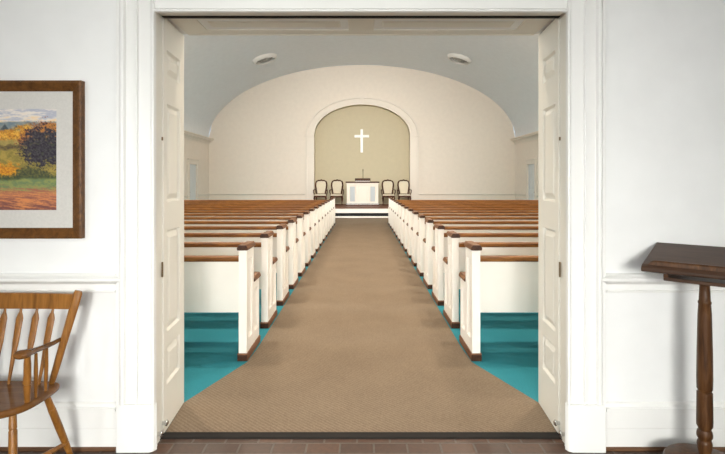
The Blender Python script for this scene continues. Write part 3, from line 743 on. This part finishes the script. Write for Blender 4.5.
# the painting: a painted surface, colours per vertex
def fb(x, y, sx, sy, seed):
    return noise.fractal(Vector((x*sx, y*sy, seed)), 0.6, 2.0, 4)
def mixc(a, b, t):
    t = max(0, min(1, t)); return tuple(a[i]+(b[i]-a[i])*t for i in range(3))
def sm(a, b, x):
    t = max(0, min(1, (x-a)/(b-a))); return t*t*(3-2*t)
def painting(x, y):
    """x, y in picture units: x -78..56, y 0 (top)..102; soft strokes laid over each other"""
    n1 = fb(x, y, .06, .10, 1); n2 = fb(x, y, .16, .3, 5); n3 = fb(x, y, .45, .45, 9); n4 = fb(x, y, .05, .35, 13); n5 = fb(x, y, .9, 1.1, 17)
    j = 1.6*n3 + .8*n5
    # sky
    c = mixc((176, 178, 190), (226, 217, 206), sm(-.35, .4, n4 + (y-4)*.03))
    c = mixc(c, (234, 200, 150), sm(0.0, .6, n4 + (y-9)*.07)*sm(3, 11, y)*.9)
    # far hills
    c = mixc(c, mixc((112, 128, 136), (142, 146, 140), .5+n2), sm(12.3, 14, y + 1.2*n1))
    for tx, h in ((4, 5), (16, 4), (45, 8), (-12, 5), (-30, 6), (-52, 4)):
        c = mixc(c, mixc((62, 76, 88), (90, 96, 96), .5+n3), sm(-.8, 1.2, y-(20-h)-abs(x-tx)*1.3+j*.5)*(1-sm(20, 23, y)))
    # orange tree line
    o = mixc((188, 124, 50), (226, 174, 74), .5+n2*1.2+.5*n5); o = mixc(o, (128, 88, 52), sm(.1, .6, n3)*.8)
    c = mixc(c, o, sm(20, 23.5, y + 3*n1 + j + 4*math.exp(-((x-25)/12)**2)))
    # fields
    c = mixc(c, mixc((148, 134, 78), (188, 160, 100), .5+n1+.4*n5), sm(29, 33, y + 2*n2 + j*.6))
    c = mixc(c, mixc((88, 78, 64), (118, 102, 66), .5+n3), sm(35.5, 37, y+2*n2)*(1-sm(39, 41.5, y+2*n1)))
    c = mixc(c, mixc((172, 148, 78), (134, 122, 66), .5+n2+.4*n5), sm(39, 42, y + 2*n1))
    # big trees
    d = ((x-43)/26.0)**2 + ((y-36)/23.0)**2
    d2 = ((x+52)/20.0)**2 + ((y-34)/20.0)**2
    e = min(d, d2) + .55*n2 + .42*n3 + .25*n5
    k = 1 - sm(.75, 1.08, e)
    t = mixc((50, 46, 56), (82, 78, 80), .5+n3+.4*n5); t = mixc(t, (80, 84, 62), sm(.1, .6, n2)*.6)
    rust = sm(.42, .85, e)*(1-sm(30, 42, y + 8*n2))
    t = mixc(t, mixc((158, 92, 54), (190, 126, 74), .5+n3), rust)
    c = mixc(c, t, k)
    c = mixc(c, mixc((212, 152, 66), (172, 116, 68), .5+n3), sm(38, 44, x+3*n2)*sm(13, 16, y+j)*(1-sm(22, 30, y+3*n2))*sm(.5, .9, e))
    # bushes in front
    c = mixc(c, mixc((222, 158, 52), (178, 112, 46), .5+n3*1.2+.5*n5), sm(53, 57, y - 5*n2 - .006*(x+4)**2 + j))
    c = mixc(c, mixc((104, 102, 62), (70, 74, 58), .5+n3*1.2+.5*n5), sm(56, 60, y - 4*n2 - ((x-30)/14.0)**2*4 + j)*sm(10, 18, x + 4*n3))
    c = mixc(c, mixc((92, 98, 62), (66, 74, 60), .5+n3), sm(65, 69, y + 2*n3))
    # green strip, orange meadow
    c = mixc(c, mixc((140, 146, 88), (110, 128, 90), .5+n2*1.3+.4*n5), sm(70, 73, y - 1.5*n1 + .03*x + j*.4))
    k = fb(x + y*.9, y - x*.12, .05, .55, 21)
    c = mixc(c, mixc((206, 134, 84), (158, 102, 82), .5+k*1.4+.4*n5), sm(77, 85, y + 5*k))
    c = mixc(c, (108, 70, 70), sm(90, 104, y + 10*k)*.75)
    return c
NX, NYg = 190, 144
verts = []; cols = []
for j in range(NYg+1):
    for i in range(NX+1):
        u, v = i/NX, j/NYg
        verts.append((icx-iw+2*iw*u, -0.011, iz+ih*(1-v)))
        cols.append(srgb(*[max(0, min(255, q)) for q in painting(-78+134.4*u, 101.7*v)]))
faces = [(j*(NX+1)+i, (j+1)*(NX+1)+i, (j+1)*(NX+1)+i+1, j*(NX+1)+i+1) for j in range(NYg) for i in range(NX)]
me = bpy.data.meshes.new('painting'); me.from_pydata(verts, [], faces)
at = me.color_attributes.new('paint', 'FLOAT_COLOR', 'POINT')
for i, c in enumerate(cols): at.data[i].color = (*c, 1)
pm, nt, b_ = new_mat('oil_pastel', 0.85, 0.2)
an = nt.nodes.new('ShaderNodeAttribute'); an.attribute_name = 'paint'
nt.links.new(an.outputs['Color'], b_.inputs['Base Color'])
me.materials.append(pm)
o = bpy.data.objects.new('painting', me); COL.objects.link(o); o.parent = r
o['label'] = 'autumn landscape with a dark tree, orange bushes and an orange meadow'

# ------------------------------------------------------------------ arrow back armchair
CX, CY = -1.789, 2.25
r = thing('wooden_armchair', 'honey brown wooden arrow back armchair under the framed landscape', 'chair', (CX, CY, 0))
L = lambda x, y, z: (x-CX, y-CY, z)
hw_ = -1.459-CX
# seat outline
half = [(0, 2.032), (0.14, 2.037), (0.225, 2.060), (0.282, 2.097), (0.315, 2.14), (hw_-0.002, 2.20), (hw_, 2.28), (hw_-0.002, 2.36), (hw_-0.015, 2.395), (hw_-0.05, 2.41), (0.15, 2.418), (0, 2.42)]
out = [(x, y-CY) for x, y in half] + [(-x, y-CY) for x, y in reversed(half[1:-1])]
bm = B()
layers = [(0.955, 0.408), (0.99, 0.413), (1.0, 0.423), (1.0, 0.434), (0.985, 0.441), (0.96, 0.443), (0.85, 0.441), (0.5, 0.436), (0.15, 0.435)]
cyo = 2.24-CY; rg = []
for f, z in layers: rg.append([bm.verts.new((x*f, cyo+(y-cyo)*f, z)) for x, y in out])
for a, b in zip(rg, rg[1:]):
    for i in range(len(out)): bm.faces.new((a[i], a[(i+1) % len(out)], b[(i+1) % len(out)], b[i]))
bm.faces.new(rg[0][::-1]); bm.faces.new(rg[-1])
o = obj('seat', bm, M['seatwood'], r, smooth=True)
md = o.modifiers.new('round', 'SUBSURF'); md.levels = 1; md.render_levels = 2
cw = M['chairwood']
def turned(p, q, prof):
    p, q = Vector(p), Vector(q); bm = B()
    tube(bm, [p+(q-p)*t for t, _ in prof], [rr for _, rr in prof], 14); return bm
legp = [(0, .011), (.03, .0145), (.15, .0155), (.2, .0165), (.205, .0145), (.215, .0145), (.22, .017), (.5, .0175), (.7, .016), (.705, .0138), (.715, .0138), (.72, .0155), (.9, .0125), (1, .0105)]
for s in (-1, 1):
    obj('leg', turned((s*0.240, 2.17-CY, 0.425), (s*0.321, 2.06-CY, 0), legp), cw, r, smooth=True)
    obj('leg', turned((s*0.301, 2.30-CY, 0.425), (s*0.313, 2.497-CY, 0), legp), cw, r, smooth=True)
    st = lambda t0, a, b: Vector(a).lerp(Vector(b), t0)
    fl = st(.62, (s*0.240, 2.17-CY, 0.425), (s*0.321, 2.06-CY, 0)); rl = st(.72, (s*0.301, 2.30-CY, 0.425), (s*0.313, 2.497-CY, 0))
    obj('stretcher', turned(fl, rl, [(0, .008), (.1, .010), (.5, .016), (.9, .010), (1, .008)]), cw, r, smooth=True)
    # back post: round below, flat blade above
    p0, p1 = Vector((-1.508-CX, 2.375-CY, 0.44)), Vector((-1.413-CX, 2.44-CY, 0.879))
    pr = [(0, .012), (.08, .015), (.3, (.017, .017)), (.45, (.018, .015)), (.6, (.020, .012)), (.8, (.022, .0115)), (.97, (.022, .0115)), (1, (.018, .010))]
    bm = B(); tube(bm, [Vector((s*(p0+(p1-p0)*t).x, (p0+(p1-p0)*t).y, (p0+(p1-p0)*t).z)) for t, _ in pr], [q for _, q in pr], 14)
    obj('back_post', bm, cw, r, smooth=True)
    # arm
    ap = [((-1.484-CX), 2.405-CY, 0.648), ((-1.478-CX), 2.34-CY, 0.650), ((-1.475-CX), 2.26-CY, 0.656), ((-1.472-CX), 2.19-CY, 0.665), ((-1.465-CX), 2.14-CY, 0.674), ((-1.458-CX), 2.10-CY, 0.681), ((-1.455-CX), 2.08-CY, 0.683), ((-1.454-CX), 2.070-CY, 0.683)]
    bm = B(); tube(bm, [(s*x, y, z) for x, y, z in ap], [(.010, .009), (.012, .010), (.015, .011), (.018, .012), (.027, .016), (.033, .019), (.028, .017), (.014, .009)], 16)
    obj('arm', bm, M['seatwood'], r, smooth=True)
    obj('arm_post', turned((s*(-1.490-CX), 2.178-CY, 0.44), (s*(-1.470-CX), 2.15-CY, 0.667), [(0, .011), (.1, .0135), (.35, .0155), (.36, .0135), (.38, .0135), (.39, .0155), (.8, .0145), (1, .011)]), cw, r, smooth=True)
    for yb, yt in ((2.225, 2.215), (2.295, 2.29)):
        obj('arm_spindle', turned((s*(-1.484-CX), yb-CY, 0.44), (s*(-1.476-CX), yt-CY, 0.645), [(0, .006), (.2, .008), (.6, .009), (1, .0065)]), cw, r, smooth=True)
# crest rail
bm = B()
nseg = 14; P2 = []
xe = 0.366
for i in range(nseg+1):
    t = -1+2*i/nseg; x = t*xe; bow = 0.012*(1-t*t)
    y = 2.440-CY+bow; z0 = 0.787; z1 = 0.862+0.004*(1-t*t)
    P2.append([bm.verts.new(p) for p in ((x, y-0.010, z0), (x, y+0.010, z0), (x, y+0.012, z1), (x, y-0.008, z1))])
for a, b in zip(P2, P2[1:]):
    for k in range(4): bm.faces.new((a[k], a[(k+1) % 4], b[(k+1) % 4], b[k]))
bm.faces.new(P2[0][::-1]); bm.faces.new(P2[-1])
obj('crest_rail', bm, M['chairwood'], r, bevel=0.004)
# arrow spindles
for k in range(-3, 4):
    xt = k*0.081; xb = k*0.0735
    p0, p1 = Vector((xb, 2.375-CY, 0.44)), Vector((xt, 2.444-CY+0.010*(1-(k/4.2)**2), 0.79))
    pr = [(0, (.0065, .0065)), (.25, (.009, .0085)), (.42, (.0115, .008)), (.55, (.0165, .0065)), (.7, (.0175, .006)), (.86, (.0185, .006)), (.91, (.013, .006)), (.945, (.0065, .006)), (1, (.0055, .0055))]
    bm = B(); tube(bm, [p0+(p1-p0)*t for t, _ in pr], [q for _, q in pr], 14)
    obj('spindle', bm, cw, r, smooth=True)

# ------------------------------------------------------------------ lectern
th = math.radians(41.7)
r = thing('lectern_stand', 'dark walnut pedestal stand with a slanted top beside the right foyer wall', 'stand', (1.611, 2.307, 0), -th)
sl = math.atan2(0.083, 0.348)
bm = B()
def slant(y, z): return (y, z)
zf, zbk = 1.000, 1.083
prism(bm, [(-0.176, zf-0.002), (-0.164, zf-0.006), (0.174, zbk-0.006), (0.174, zbk+0.020), (-0.150, zf+0.030), (-0.166, zf+0.022), (-0.176, zf+0.012)], 'x', -0.23, 0.23)
obj('top_board', bm, M['walnuttop'], r, bevel=0.004)
bm = B()
# rounded-end book ledge
n = 10; xs = [-0.205+0.41*i/40 for i in range(41)]
prevr = None
for i, x in enumerate(xs):
    e = min(1, (x+0.205)/0.035, (0.205-x)/0.035); hh = 0.004+0.020*math.sqrt(max(0, 1-(1-e)**2))
    yb = -0.150; zb = zf+0.026
    ring = [bm.verts.new(p) for p in ((x, yb-0.006, zb-0.004), (x, yb-0.004, zb+hh*0.7), (x, yb+0.004, zb+hh), (x, yb+0.014, zb+hh), (x, yb+0.018, zb+0.006))]
    if prevr:
        for k in range(5): bm.faces.new((prevr[k], prevr[(k+1) % 5], ring[(k+1) % 5], ring[k]))
    else: bm.faces.new(ring)
    prevr = ring
bm.faces.new(prevr[::-1])
obj('book_ledge', bm, M['walnut'], r)
obj('shelf_board', boxes((-0.148, 0.148, -0.115, 0.115, 0.953, 0.970)), M['walnuttop'], r, bevel=0.003)
for s in (-1, 1):
    bm = B(); a, b = sorted((s*0.148, s*0.130))
    prism(bm, [(-0.115, 0.970), (0.115, 0.970), (0.115, 1.064), (-0.115, 1.010)], 'x', a, b)
    obj('side_support', bm, M['walnut'], r)
bm = B()
lathe(bm, [(0.030, 0.953), (0.030, 0.945), (0.025, 0.938), (0.0235, 0.93), (0.0265, 0.862), (0.030, 0.858), (0.0305, 0.850), (0.028, 0.846), (0.031, 0.80), (0.0355, 0.62), (0.037, 0.50), (0.036, 0.448), (0.030, 0.440), (0.030, 0.436), (0.036, 0.430), (0.0375, 0.30), (0.037, 0.275), (0.030, 0.262), (0.029, 0.256), (0.034, 0.248), (0.0365, 0.235), (0.036, 0.222), (0.030, 0.212), (0.029, 0.207), (0.033, 0.200), (0.035, 0.19), (0.034, 0.168), (0.028, 0.15), (0.030, 0.09)][::-1], n=32)
for v in bm.verts: v.co.x *= 0.91; v.co.y *= 0.91
obj('pole', bm, M['walnut'], r, smooth=True)
bm = B()
lathe(bm, [(0.168, 0.0), (0.178, 0.006), (0.180, 0.03), (0.174, 0.042), (0.172, 0.07), (0.168, 0.095), (0.160, 0.106), (0.12, 0.115), (0.08, 0.12), (0.035, 0.125)], n=56)
obj('base', bm, M['walnut'], r, smooth=True)

# ------------------------------------------------------------------ world, camera, colour management
w = bpy.data.worlds.new('World'); scene.world = w; w.use_nodes = True
w.node_tree.nodes['Background'].inputs['Color'].default_value = (0.75, 0.85, 1, 1)
w.node_tree.nodes['Background'].inputs['Strength'].default_value = 0.5
cam = bpy.data.cameras.new('Camera'); co = bpy.data.objects.new('Camera', cam); COL.objects.link(co)
co.location = (0, 0, 1.42); co.rotation_euler = (PI/2, 0, 0)
cam.sensor_width = 36; cam.sensor_fit = 'HORIZONTAL'; cam.lens = 490/725*36
cam.shift_x = 0.0; cam.shift_y = -45/725
cam.clip_start = 0.02; cam.clip_end = 200
scene.camera = co
vs_ = scene.view_settings
vs_.view_transform = 'Standard'; vs_.look = 'None'; vs_.gamma = 1; vs_.use_curve_mapping = False
vs_.exposure = 1.1
